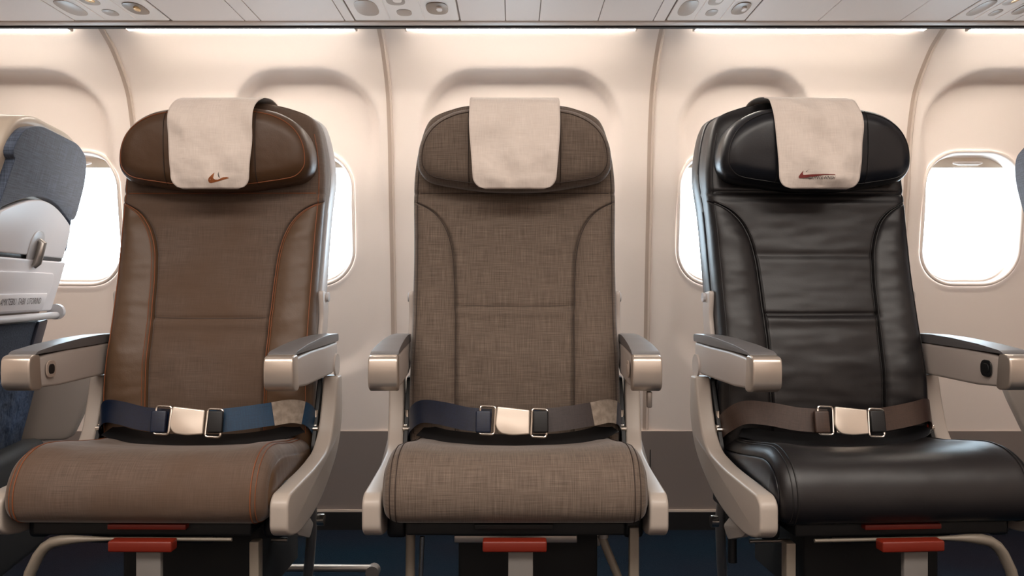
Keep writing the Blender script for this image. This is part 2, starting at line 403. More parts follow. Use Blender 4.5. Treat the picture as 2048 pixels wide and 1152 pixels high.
def unit(x0, x1, label, warm):
    w_ = x1-x0; t = empty('passenger_service_unit', (x0+w_/2, 2.1, R(ZB)))
    tag(t, label, 'overhead panel', 'overhead service panels')
    h = w_/2-0.003
    b = MB(); b.box(-h, h, -0.34, 0.252, -0.0015, 0.004, 0.003, 2); b.build('unit_plate', M['ceil_lit'], t)
    for k in (-0.28, 0.30):
        b = MB(); b.box(h*k*1.15-0.0015, h*k*1.15+0.0015, -0.33, 0.235, -0.004, 0.0, 0.001, 1); b.build('divider_rib', M['ceil_lit'], t)
    def disc(name, cx, cy, rx, ry, m, dz=-0.0028, r=0.002, tilt=0):
        o = []
        for k in range(40):
            a = 2*PI*k/40; ex = 0.75
            o.append((cx+rx*math.copysign(abs(math.cos(a))**ex, math.cos(a)), cy+ry*math.copysign(abs(math.sin(a))**ex, math.sin(a))))
        b = MB(); b.prism(o, dz, -0.001, 'z', bev=0.001, seg=2); return b.build(name, m, t)
    disc('sign_lens', -h*0.66, 0.145, h*0.21, 0.062, M['unitdark'])
    disc('call_button', 0.0, 0.182, h*0.14, 0.026, M['unitdark'])
    disc('reading_lamp', -0.01, 0.085, h*0.17, 0.036, M['unitdark'])
    l = disc('reading_lamp_glass', -0.005, 0.078, h*0.08, 0.018, M['brass'] if warm else M['ceil_lit'], -0.0045)
    v_ = disc('air_vent', h*0.64, 0.145, h*0.20, 0.048, M['unitring'], -0.004)
    n_ = disc('vent_nozzle', h*0.64+0.006, 0.138, h*0.055, 0.014, M['brass'] if warm else M['ceil_lit'], -0.009); n_.parent = v_
    v2 = disc('air_vent', h*0.64, 0.03, h*0.20, 0.044, M['unitring'], -0.004)
    return t
labs = ['pale overhead service panel above the gap beside the brown leather-headed seat, its nozzle glowing gold',
        'overhead service panel with soft grey vents, above the gap left of the taupe linen seat',
        'overhead service panel with a shiny round vent, nearest the black leather seat',
        'overhead service panel cut off by the photo at its far right top corner']
for (a, b_), l_, wm in zip(UX, labs, (True, False, False, True)): unit(a, b_, l_, wm)  # warm units get a gold-coloured nozzle and lamp glass, no emission
# rail, shadow gap, cove lamps
b = MB(); b.prism(fillet([(2.362, R(.704)), (2.362, R(.6975)), (2.378, R(.694)), (2.384, R(.694)), (2.384, R(.712))], 0.0015, 2), X0, X1, 'x')
tag(b.build('trim_11', M['trimw'], sharp=50), kind='structure')
b = MB(); b.box(X0, X1, 2.3825, 2.399, R(.6908), R(.7135)); tag(b.build('trim_12', M['gap']), kind='structure')
b = MB(); b.box(X0, X1, 2.3995, 2.50, R(.715), R(.73)); tag(b.build('trim_13', M['wall']), kind='structure')
CV = [(-140, 142), (255, 712), (812, 1272), (1388, 1850), (1935, 2200)]
cl = ['cove lamp glowing over the leftmost wall panel', 'cove lamp glowing over the wall panel behind the brown seat',
      'middle cove lamp glowing over the wall panel behind the taupe seat', 'cove lamp glowing over the wall panel behind the black leather seat',
      'rightmost cove lamp, glowing at the top right corner above the uncovered window']
for (a, b_), l_ in zip(CV, cl):
    xa, xb = bx_(a, 2.44), bx_(b_, 2.44)
    t = empty('cove_lamp', ((xa+xb)/2, 2.426, R(.701))); tag(t, l_, 'ceiling light', 'cove lamps along the top of the wall')
    h = (xb-xa)/2
    b = MB(); b.box(-h, h, -.021, .021, -.0025, .003, .0022, 3); b.build('lamp_diffuser', M['cove'], t)
    b = MB(); b.box(-h-.003, h+.003, -.023, .023, .0032, .010, .002, 2); b.build('lamp_housing', M['trimw'], t)
    for s in (-1, 1):
        b = MB(); b.box(s*h-0.003, s*h+0.003, -0.0225, 0.0225, -0.004, 0.005, 0.0015); b.build('end_holder', M['trimw'], t)

# ================================================================== SEATS
# y = 0 in seat space is the depth 1.94 plane; the seat faces -y
OZ = [-0.33, -0.235, -0.08, 0.08, 0.19, 0.251, 0.307, 0.36, 0.384, 0.401, 0.410]
OX = [0.2185, 0.2195, 0.2167, 0.2180, 0.2210, 0.2200, 0.2125, 0.1980, 0.1790, 0.137, 0.100]
SZ = [-0.33, -0.1, -0.04, 0.017, 0.08, 0.13, 0.165, 0.188]
SX = [0.120, 0.122, 0.124, 0.126, 0.132, 0.148, 0.176, 0.2175]
YZ = [-0.33, -0.25, -0.16, -0.08, 0.02, 0.12, 0.25, 0.41]
YY = [-0.080, -0.086, -0.078, -0.055, -0.025, 0.000, 0.028, 0.062]
_o = cr(list(zip(OZ, OX)), 400); _s = cr(list(zip(SZ, SX)), 300); _y = cr(list(zip(YZ, YY)), 300)
def hw(z): return float(np.interp(z, _o[:, 0], _o[:, 1]))
def sx(z): return float(np.interp(z, _s[:, 0], _s[:, 1]))
def by(z): return float(np.interp(z, _y[:, 0], _y[:, 1]))
zrows = list(np.linspace(-0.33, 0.30, 150))+list(0.30+0.11*np.sin(np.linspace(0, PI/2, 40))[1:])
zrows = [min(z, 0.41) for z in zrows]
OUTL = np.array([(s*hw(z), z) for s, rng in ((-1, zrows), (1, zrows[::-1])) for z in rng])
def edist(x, z):
    d = np.hypot(OUTL[:, 0]-x, OUTL[:, 1]-z).min(); return float(d)
RB = 0.026
_edc = {}
def back_y(x, z, st, ed=None):
    """front surface of the backrest cushion"""
    ax = abs(x); s_ = sx(z) if z < 0.188 else 9
    y = by(z)
    if ed is None: ed = edist(x, z)
    t = min(1, max(0, ed/RB)); y += RB*(1-math.sqrt(max(0, 1-(1-t)**2)))
    inner = 1-sst(0.10, 0.19, z)
    if z < 0.188:
        if ax > s_: y -= 0.011*math.sin(PI*min(1, (ax-s_)/max(hw(z)-s_, .004)))*inner
        else: y += 0.003*inner-0.004*(1-(ax/s_)**2)
        y += 0.0065*math.exp(-((ax-s_)/0.0035)**2)
    if ax < s_+0.002:
        y += st['g1']*math.exp(-((z-st['z1']-0.004*(ax*5)**2)/0.0035)**2)
        y -= 0.0035*math.exp(-((z-st['z1']+0.012)/0.010)**2)
        y += st['g2']*math.exp(-((z-0.071)/0.007)**2)
    y += 0.006*math.exp(-((z-0.207)/0.004)**2)*(1 if z < .25 else 0)
    w_ = st['wr']
    e = min(1, ed/0.02)
    y += w_*e*(0.0022*nz(x*7+st['sd'], z*26, 3)+0.0012*nz(x*16, z*60+st['sd'], 9))
    sag = math.exp(-((z+0.2)/0.09)**2)
    y += w_*e*sag*0.003*nz(x*9+2*st['sd'], z*22+x*12, 5)
    return y
ED = None
def backrest(root, st):
    global ED
    nb, nc = 22, 44
    rows = []
    for z in zrows:
        h = hw(z); s_ = min(sx(z), h-0.0005) if z < 0.188 else h
        L_ = [-(s_+(h-s_)*math.sin(PI/2*(1-k/nb))) for k in range(nb)]
        C_ = [s_*math.sin(PI/2*(-1+2*k/nc)) for k in range(nc+1)]
        rows.append(L_+C_+[-q for q in L_[::-1]])
    if ED is None: ED = [[edist(x, z) for x in row] for row, z in zip(rows, zrows)]
    W_ = len(rows[0]); pts = []; uv = []
    for i, z in enumerate(zrows):
        for j, x in enumerate(rows[i]):
            ed = ED[i][j]
            if z < -0.30: ed = max(ed, hw(z)-abs(x))
            pts.append((x, back_y(x, z, st, ed), R(z))); uv.append((x, z))
    bol = {-1: [], 1: []}; pan = []
    for i in range(len(zrows)-1):
        for j in range(W_-1):
            q = (i*W_+j, i*W_+j+1, (i+1)*W_+j+1, (i+1)*W_+j)
            if j < nb or j >= nb+nc:
                if zrows[i] < 0.1875: bol[-1 if j < nb else 1].append(q)
            else: pan.append(q)
    # side band: the edge of the cover running back to the shell
    ring = [i*W_ for i in range(len(zrows))]+[(len(zrows)-1)*W_+j for j in range(1, W_-1)]+[i*W_+W_-1 for i in range(len(zrows))][::-1]
    bp = list(pts); bu = list(uv); base = None
    prev = ring; Lr = 0
    for k, (dy, gx) in enumerate(((0.012, 0.0005), (0.024, 0.0), (0.030, -0.006))):
        cur = []
        for r_i in ring:
            x, y, z = pts[r_i]; n = math.hypot(x, max(0, z-R(0.25))) or 1
            bp.append((x+gx*x/n, y+dy*(1+1.1*sst(.15, .27, z-ZC)), z+gx*max(0, z-R(.25))/n)); bu.append((uv[r_i][0]+dy, uv[r_i][1])); cur.append(len(bp)-1)
        pan += [(prev[q], cur[q], cur[q+1], prev[q+1]) for q in range(len(ring)-1)]
        prev = cur
    def sub(fs, P_, U_):
        ids = sorted(set(i for f in fs for i in f)); mp = {a: n for n, a in enumerate(ids)}
        return [P_[i] for i in ids], [tuple(mp[i] for i in f) for f in fs], [U_[i] for i in ids]
    v, f, u = sub(pan, bp, bu); bk = mk('backrest', v, f, st['mpan'], root, uvs=u)
    # upper part of the cover is leather on the two leather-trimmed seats
    for s in (-1, 1):
        v, f, u = sub(bol[s], pts, uv); mk('side_bolster', v, f, st['mbol'], bk, uvs=u)
    # stitched seams
    def seam(name, fn, n, r, m, parent=bk, rz=0):
        b = MB(); P_ = [fn(t) for t in np.linspace(0, 1, n)]; b.tube(P_, r, 6); b.build(name, m, parent)
    for s in (-1, 1):
        for off, r in st['seams']:
            def fn(t, s=s, off=off):
                z = -0.30+t*(0.183+0.30); x = s*min(sx(z)+off, hw(z)-0.002)
                return (x, back_y(x, z, st)-0.0006, R(z))
            seam('seam_stitching', fn, 130, r, st['mst'])
        def fe(t, s=s):
            z = -0.30+t*(0.34+0.30); x = s*(hw(z)-0.010)
            return (x, back_y(x, z, st)-0.0007, R(z))
        seam('edge_stitching', fe, 120, 0.0011, st['mst'])
    def ft(t):
        x = -0.205+0.41*t; z = 0.2065
        return (x, back_y(x, z, st)-0.0008, R(z))
    seam('yoke_seam', ft, 60, 0.0012, st['mst'])
    def fh(t):
        x = (-1+2*t)*(sx(st['z1'])-0.006); z = st['z1']+0.004*(abs(x)*5)**2
        return (x, back_y(x, z, st)-0.0002, R(z))
    seam('cross_seam', fh, 60, 0.0010, st['mst2'])
    # hard shell behind
    v = []; f = []; O = [(x, z) for x, z in OUTL]; n = len(O)
    prof = [(0.985, 0.036), (1.0, 0.038), (1.008, 0.045), (1.010, 0.075), (1.0, 0.095), (0.97, 0.108), (0.9, 0.116), (0.5, 0.122), (0.02, 0.124)]
    for s, dy in prof:
        for x, z in O: v.append((x*s, by(z*s)+RB+dy-0.008+(0.026*sst(.15, .27, z) if dy < .1 else 0.01*sst(.15, .27, z)), R(z if z < 0 else z*s) if s > .9 else R(z*s)))
    for i in range(len(prof)-1):
        for k in range(n-1): f.append((i*n+k, i*n+k+1, (i+1)*n+k+1, (i+1)*n+k))
        f.append((i*n+n-1, i*n, (i+1)*n, (i+1)*n+n-1))
    sh = mk('back_shell', v, f, st['mshell'], root, sharp=50)
    for s in (-1, 1):
        b = MB(); ol = fillet([(by(-.02)+.030, R(-.005)), (by(-.02)+.085, R(-.010)), (by(-.06)+.10, R(-.05)), (by(-.1)+.085, R(-.16)), (by(-.1)+.03, R(-.16)), (by(-.06)+.050, R(-.06))], .012, 4)
        b.prism(ol, s*0.2165, s*0.2275, 'x', bev=0.003); b.build('recline_bracket', M['panel'], sh)
        b = MB(); b.tube([(s*0.226, by(0)+.062, R(-.02)), (s*0.233, by(0)+.062, R(-.02))], 0.010, 16); b.build('bracket_pivot', M['shell'], sh)

HO = [(0, .386), (.06, .385), (.097, .3817), (.131, .375), (.164, .359), (.188, .336), (.2026, .306), (.2075, .272), (.2035, .249), (.186, .230), (.155, .2215), (.131, .2175), (.09, .211), (.045, .207), (0, .206)]
_h = cr(HO, 70); HRING = np.vstack([_h, np.stack([-_h[1:-1][::-1, 0], _h[1:-1][::-1, 1]], 1)])
RH = 0.036
def head_y(x, z, ed=None):
    if ed is None: ed = float(np.hypot(HRING[:, 0]-x, HRING[:, 1]-z).min())
    t = min(1, ed/RH)
    return -0.060+0.35*x*x+1.3*(z-0.29)**2-0.05*(z-.29)+RH*(1-math.sqrt(max(0, 1-(1-t)**2)))
def headrest(root, st):
    n = len(HRING); v = []; u = []; f = []; SS = list(np.sin(np.linspace(0.0, PI/2, 27)))
    for s in SS:
        for x, z in HRING:
            cx = max(-0.11, min(0.11, x)); cz = 0.293
            X = cx+s*(x-cx) if abs(x) > 0.11 else x; Z = cz+s*(z-cz)
            ed = float(np.hypot(HRING[:, 0]-X, HRING[:, 1]-Z).min())
            y = head_y(X, Z, ed)+st['wr']*0.0018*nz(X*14+st['sd'], Z*14, 2)*min(1, ed/.03)
            v.append((X, y, R(Z))); u.append((X, Z))
    m_ = len(SS)
    for dy, sc_ in ((0.02, 1.0), (0.05, 0.99), (0.065, 0.95), (0.07, 0.6), (0.07, 0.05)):
        for x, z in HRING: v.append((x*sc_, head_y(x, z, 0)+dy, R(.293+(z-.293)*sc_))); u.append((x+dy, z)); 
        m_ += 1
    for i in range(m_-1):
        for k in range(n): f.append((i*n+k, i*n+(k+1) % n, (i+1)*n+(k+1) % n, (i+1)*n+k))
    h = mk('headrest', v, f, st['mhead'], root, uvs=u)
    b = MB(); pts = []
    for x, z in HRING:
        X = x*(1-0.0115/0.207) if abs(x) > .11 else x*(1-.0115/.207); Z = .293+(z-.293)*0.88
        pts.append((X, head_y(X, Z)-0.0006, R(Z)))
    b.tube(pts, 0.0011, 6, closed=True); b.build('headrest_stitching', st['mst'], h)
    for s in (-1, 1):
        b = MB(); pts = [(s*0.0965, head_y(s*.0965, z)-0.0006, R(z)) for z in np.linspace(.218, .374, 30)]
        b.tube(pts, 0.0010, 6); b.build('headrest_seam', M['brownstitch'] if st['k'] != 'R' else M['blackstitch'], h)

CPATH = cr([(-.0665, .2065), (-.0690, .235), (-.0705, .27), (-.0690, .31), (-.0650, .34), (-.054, .370), (-.030, .396), (.0, .4085), (.04, .4165), (.085, .419), (.125, .412), (.152, .385), (.155, .34), (.150, .29)], 90)
CL = np.r_[0, np.cumsum(np.linalg.norm(np.diff(CPATH, axis=0), axis=1))]
def cover_pt(x, t, st):           # t metres along the cloth from its front hem
    y = float(np.interp(t, CL, CPATH[:, 0])); z = float(np.interp(t, CL, CPATH[:, 1]))
    k = st['cw']
    wv = k*(0.5+nz(x*16+st['sd']*3, t*15+x*9, 1))*0.010*min(1, t/.02)*(1 if t < .2 else max(0, 1-(t-.2)/.03))
    return (x, y+0.35*x*x*(1 if y < 0 else 0)-max(0, wv)*1.0, R(z))
def cover(seat_loc, rz, st, name_label):
    root = empty('headrest_cover', seat_loc, rz); tag(root, name_label, 'headrest cover', 'cloth covers over the headrests')
    nu, nv = 40, 110; v = []; f = []; u = []
    T = np.linspace(0, CL[-1], nv)
    for t in T:
        h = 0.0865+0.0085*sst(0.0, 0.15, t)
        r_ = 0.026
        if t < r_: h -= r_-math.sqrt(max(0, r_*r_-(r_-t)**2))
        for k in range(nu+1):
            x = h*st.get('csc', 1)*(-1+2*k/nu)+st.get('cdx', 0); v.append(cover_pt(x, t, st)); u.append((x, t))
    for i in range(nv-1):
        for k in range(nu): f.append((i*(nu+1)+k, i*(nu+1)+k+1, (i+1)*(nu+1)+k+1, (i+1)*(nu+1)+k))
    c = mk('cloth', v, f, M['cloth'], root, uvs=u)
    so = c.modifiers.new('thick', 'SOLIDIFY'); so.thickness = 0.0014; so.offset = 1
    return root, c
def on_cover(x, z, st, lift=0.0022):
    t = float(np.interp(z, CPATH[:40, 1], CL[:40])); p = cover_pt(x, t, st); return (p[0], p[1]-lift, R(z))
def emblem(parent, poly, m, st, name, X0_, d=1.872):
    """poly in photo pixels -> printed patch lying on the cloth"""
    bm = bmesh.new(); vs = [bm.verts.new(((x-1024)/1800*d-X0_, 0, (576-y)/1800*d)) for x, y in poly]
    bm.faces.new(vs); bmesh.ops.triangulate(bm, faces=bm.faces[:])
    bmesh.ops.subdivide_edges(bm, edges=bm.edges[:], cuts=2)
    for q in bm.verts: q.co = Vector(on_cover(q.co.x, q.co.z, st))
    b = MB(); b.frombm(bm); return b.build(name, m, parent)
def text_mesh(body, size, weld=True):
    cu = bpy.data.curves.new('t', 'FONT'); cu.body = body; cu.size = size; cu.extrude = 0; cu.resolution_u = 2
    o = bpy.data.objects.new('t', cu); COL.objects.link(o); bpy.context.view_layer.update()
    me = bpy.data.meshes.new_from_object(o.evaluated_get(bpy.context.evaluated_depsgraph_get()))
    v = [tuple(q.co) for q in me.vertices]; f = [tuple(p.vertices) for p in me.polygons]
    bpy.data.objects.remove(o); bpy.data.meshes.remove(me); return v, f

# --- seat cushion
CP = [(-.03, -.312), (-.08, -.308), (-.15, -.302), (-.22, -.293), (-.28, -.284), (-.325, -.280), (-.365, -.285), (-.398, -.300), (-.420, -.327), (-.428, -.358), (-.422, -.386), (-.400, -.402), (-.34, -.408), (-.20, -.410), (-.03, -.410)]
_c = cr(CP, 150)
_t = np.gradient(_c, axis=0); _n = np.stack([_t[:, 1], -_t[:, 0]], 1); _n /= np.linalg.norm(_n, axis=1)[:, None]   # inward normal sign fixed below
_cc = np.array([-.22, -.345]); _sg = np.sign(((_cc-_c)*_n).sum(1)); _n = _n*_sg[:, None]
_cl = np.r_[0, np.cumsum(np.linalg.norm(np.diff(_c, axis=0), axis=1))]
def cush(i, x, st, lift=0.0):
    y, z = _c[i]; f_ = min(1, max(0, (-y-.03)/.36)); H = 0.2130+0.0115*f_
    r_ = 0.030; ax = abs(x)*H; t = min(1, max(0, (ax-(H-r_))/r_)); off = r_*0.8*(1-math.sqrt(max(0, 1-t*t)))
    off -= lift
    top = 1-sst(.30, .42, -y) if z > -.33 else 0
    dish = 0.010*(1-(abs(x))**2)*top - 0.004*math.exp(-((abs(x)-.8)/.12)**2)*top
    off += dish
    if z > -.38: off += st['wr']*0.0016*nz(x*3+st['sd'], _cl[i]*18, 4)
    return (x*H, y+_n[i, 0]*off, R(z+_n[i, 1]*off))
def cushion(root, st):
    xsn = [math.sin(PI/2*k/34) for k in range(-34, 35)]; n = len(xsn); m_ = len(_c)
    v = []; u = []; f = []; mi = []
    for i in range(m_):
        for x in xsn: v.append(cush(i, x, st)); u.append((x*.22, _cl[i]))
    for i in range(m_-1):
        for k in range(n-1): f.append((i*n+k, i*n+k+1, (i+1)*n+k+1, (i+1)*n+k)); mi.append(0)
    for s, col in ((-1, 0), (1, n-1)):
        prev = [i*n+col for i in range(m_)]
        for sc_, dx in ((0.97, .0012), (0.9, .0028), (0.7, .004), (0.35, .0045), (0.02, .0045)):
            cur = []
            for i in range(m_):
                x, y, z = v[i*n+col]; cy = min(max(y, -.36), -.08); cz = R(-.352)
                v.append((x+s*dx, cy+(y-cy)*sc_, cz+(z-cz)*sc_)); u.append((y, z)); cur.append(len(v)-1)
            for i in range(m_-1): f.append((prev[i], cur[i], cur[i+1], prev[i+1])); mi.append(1)
            f.append((prev[-1], cur[-1], cur[0], prev[0])); mi.append(1)
            prev = cur
    c = mk('seat_cushion', v, f, None, root, uvs=u, mats=[st['mcush'], st['mside']], midx=mi)
    for s in (-1, 1):
        for xx, r in st['cseam']:
            b = MB(); b.tube([cush(i, s*xx, st, 0.0006) for i in range(4, 122)], r, 6); b.build('cushion_stitching', st['mst'], c)

# --- armrest, local frame of the seat; s = -1 image left, +1 image right
def armrest(root, s, st, button):
    def taper(co):               # the rear runs in outside the backrest
        f_ = min(1, max(0, (co.y+.36)/.34)); x = abs(co.x)
        inner = x < 0.235
        if x < 0.236: x += 0.018*f_*(1-(x-.205)/.031)
        return (s*x, co.y, co.z)
    a0, a1 = 0.2055, 0.2575
    body = [(-.352, R(-.1255)), (-.352, R(-.172)), (-.335, R(-.1785)), (-.25, R(-.183)), (-.12, R(-.182)), (-.03, R(-.181)), (.012, R(-.17)), (.012, R(-.115)), (-.10, R(-.118)), (-.22, R(-.1185)), (-.30, R(-.1215))]
    b = MB(); b.prism(fillet(body, .008, 3), a0+.002, a1-.002, 'x', bev=0.006, seg=4, fn=taper); ar = b.build('armrest', M['panel'], root, sharp=60)
    cap = fillet([(-.366, R(-.121)), (-.369, R(-.14)), (-.367, R(-.172)), (-.355, R(-.1815)), (-.330, R(-.184)), (-.322, R(-.18)), (-.330, R(-.1185)), (-.345, R(-.1175))], .010, 4)
    b = MB(); b.prism(cap, a0, a1, 'x', bev=0.0065, seg=4, fn=taper); b.build('end_cap', M['cap'], ar, sharp=60)
    padp = fillet([(-.348, R(-.1185)), (-.335, R(-.1125)), (-.26, R(-.1050)), (-.16, R(-.099)), (-.08, R(-.097)), (.015, R(-.0985)), (.016, R(-.114)), (-.10, R(-.1160)), (-.22, R(-.1170))], .006, 3)
    b = MB(); b.prism(padp, a0+.0005, a1-.0005, 'x', bev=0.0075, seg=5, fn=taper); b.build('armrest_pad', M['pad'], ar, sharp=70)
    # pivot at the rear, outer side
    b = MB(); b.tube([(s*.2555, -.008, R(-.165)), (s*.2595, -.008, R(-.165))], .0245, 28); b.build('pivot_cover', M['panel'], ar)
    # joint line between cap and side panel, both sides
    if button:
        q = rrect(-.295, R(-.148), .017, .0155, .012, 5)
        b = MB(); b.prism(q, s*.2052, s*.2075, 'x', bev=.0008, seg=1); bt = b.build('button_bezel', M['unitdark'] if st['k'] != 'R' else M['blackp'], ar)
        q = rrect(-.295, R(-.148), .010, .009, .007, 5)
        b = MB(); b.prism(q, s*.2042, s*.2060, 'x', bev=.0006, seg=1); b.build('recline_button', M['blackp'] if st['k'] != 'C' else M['unitdark'], bt)
def shroud(root, s):
    out = [(.004, R(-.186)), (-.030, R(-.186)), (-.045, R(-.24)), (-.070, R(-.300)), (-.105, R(-.330)), (-.20, R(-.343)), (-.395, R(-.352)), (-.412, R(-.365)), (-.412, R(-.412)), (-.395, R(-.425)), (-.34, R(-.437)), (-.22, R(-.430)), (-.11, R(-.400)), (-.03, R(-.345)), (.012, R(-.27))]
    rad = [.006, .006, .02, .03, .04, .05, .02, .014, .014, .02, .04, .06, .06, .05, .03]
    def fn(co):                  # upright leans in a little toward the backrest
        k = sst(-.12, 0.0, co.y)
        return (s*(abs(co.x)+.006*k), co.y, co.z)
    b = MB(); b.prism(fillet(out, rad, 6), .2285, .2610, 'x', bev=0.009, seg=5, fn=fn); sh = b.build('side_shroud', M['shroud'], root, sharp=60)
    b = MB(); b.prism(fillet([(-.02, R(-.19)), (.03, R(-.19)), (.035, R(-.36)), (-.05, R(-.40)), (-.09, R(-.33))], .01), s*.221, s*.230, 'x', bev=.001, seg=1); b.build('hinge_plate', M['blackp'], root)
    b = MB(); b.tube([(s*.224, -.055, R(-.255)), (s*.224, -.055, R(-.285)), (s*.2235, -.06, R(-.30))], .005, 10); b.build('hinge_pin', M['chrome'], root)

def ribbon(path, wid, tilt, thick=0.0014):
    """path of centre points; strip of height wid standing on edge"""
    P = [Vector(p) for p in path]; v = []; u = []; f = []; L_ = 0
    for i, p in enumerate(P):
        if i: L_ += (p-P[i-1]).length
        a = P[max(0, i-1)]; b = P[min(len(P)-1, i+1)]; t = (b-a).normalized()
        up = Vector((0, math.sin(tilt), math.cos(tilt))); up = (up-t*up.dot(t)).normalized(); nn = t.cross(up).normalized()
        for k, (a_, c_) in enumerate(((-.5, -1), (.5, -1), (.5, 1), (-.5, 1))):
            v.append(p+up*wid*a_+nn*thick*.5*c_); u.append((L_, a_*wid))
    for i in range(len(P)-1):
        for k in range(4): f.append((i*4+k, i*4+(k+1) % 4, (i+1)*4+(k+1) % 4, (i+1)*4+k))
    f.append((0, 1, 2, 3)); f.append(tuple(len(v)-4+k for k in (3, 2, 1, 0)))
    return v, f, u
def belt(root, st):
    tl = math.radians(12); W_ = 0.046
    dx = st['bdx']
    Lp = cr([(-.224, -.045, R(-.300)), (-.215, -.088, R(-.272)), (-.190, -.118, R(-.2505)), (-.150, -.140, R(-.2500)), (-.10, -.158, R(-.258)), (-.062+dx, -.166, R(-.2605)), (-.040+dx, -.170, R(-.2610))], 60)
    Rp = cr([(.040+dx, -.168, R(-.2620)), (.065+dx, -.166, R(-.2610)), (.11, -.154, R(-.2570)), (.155, -.138, R(-.2520)), (.192, -.116, R(-.2490)), (.216, -.085, R(-.262)), (.226, -.045, R(-.298))], 60)
    v, f, u = ribbon(Lp, W_, tl); bl = mk('seat_belt', v, f, st['mbL'], root, uvs=u, sharp=40)
    v, f, u = ribbon(Rp, W_, tl); mk('belt_strap', v, f, st['mbR'], bl, uvs=u, sharp=40)
    # under-tail on the cushion, in black to stand for the shadow below the belt
    v, f, u = ribbon(cr([(-.19, -.10, R(-.290)), (-.14, -.125, R(-.299)), (-.06, -.150, R(-.3025)), (.02, -.155, R(-.303)), (.10, -.145, R(-.3020)), (.16, -.12, R(-.296)), (.20, -.09, R(-.285))], 50), .040, math.radians(62)); mk('belt_tail', v, f, st['mtail'], bl, uvs=u, sharp=40)
    # grey end section and label on the right strap
    if st['mlab2']:
        seg = Rp[4:30]; seg = seg.copy(); seg[:, 1] -= .0014
        v, f, u = ribbon(seg, W_+.0006, tl); mk('belt_sleeve', v, f, st['mlab2'], bl, uvs=u, sharp=40)
    if st['lab']:
        seg = Rp[28:44].copy(); seg[:, 1] -= .0028
        v, f, u = ribbon(seg, W_+.001, tl); mk('belt_label', v, f, M['label'], bl, uvs=u, sharp=40)
    # webbing folded round the adjuster bars
    for cx, mf in ((-.0505+dx, st['mbL']), (.0515+dx, st['mfold'])):
        b = MB(); b.box(-.0200 if cx < 0 else -.0095, .0095 if cx < 0 else .0200, -.0035, .0065, -.0215, .0215, .0032, 4, mtx=Matrix.Translation((cx, -.1805, R(-.2615))) @ Matrix.Rotation(-tl, 4, 'X')); b.build('belt_fold', mf, bl)
    # buckle: lifted lid on a base, chrome frames on both sides
    o = Matrix.Translation((dx+.003, -.179, R(-.261))) @ Matrix.Rotation(-tl, 4, 'X') @ Matrix.Rotation(math.radians(3), 4, 'Y')
    lid = fillet([(-.033, .0275), (.031, .0235), (.0325, -.0235), (.0, -.0275), (-.025, -.025), (-.035, -.011)], [.004, .003, .003, .01, .01, .012], 4)
    bm_ = MB(); bm_.prism(lid, -.006, 0.0, 'y', bev=.0025, seg=3); bm_.v = [tuple(o @ Vector(q)) for q in bm_.v]; bk = bm_.build('buckle', M['cap2'], bl, sharp=60)
    bm_ = MB(); bm_.box(-.029, .029, .0005, .010, -.025, .020, .003); bm_.v = [tuple(o @ Vector(q)) for q in bm_.v]; bm_.build('buckle_base', M['chrome'], bl)
    for s in (-1, 1):
        pts = fillet([(s*.036, .0265), (s*.036, -.0275), (s*.066, -.0275), (s*.066, .0265)], .006, 4)
        bm_ = MB(); bm_.tube([(x, .000, z) for x, z in pts], .0022, 8, closed=True); bm_.v = [tuple(o @ Vector(q)) for q in bm_.v]
        bm_.build('adjuster_frame', M['chrome'], bl)
    for s in (-1, 1):
        b = MB(); b.box(s*.226-.006, s*.226+.004, -.068, -.040, R(-.305), R(-.283), .003); b.tube([(s*.218, -.07, R(-.292)), (s*.232, -.07, R(-.292))], .005, 10); b.build('belt_anchor', M['chrome'], bl)
    if st['red']:
        b = MB(); b.box(.208, .219, -.075, -.058, R(-.296), R(-.284), .003); b.build('belt_tab', M['redlamp'], bl)
M['cap2'] = mat('polished_buckle', (232, 220, 206), 0.3, metal=0.7)

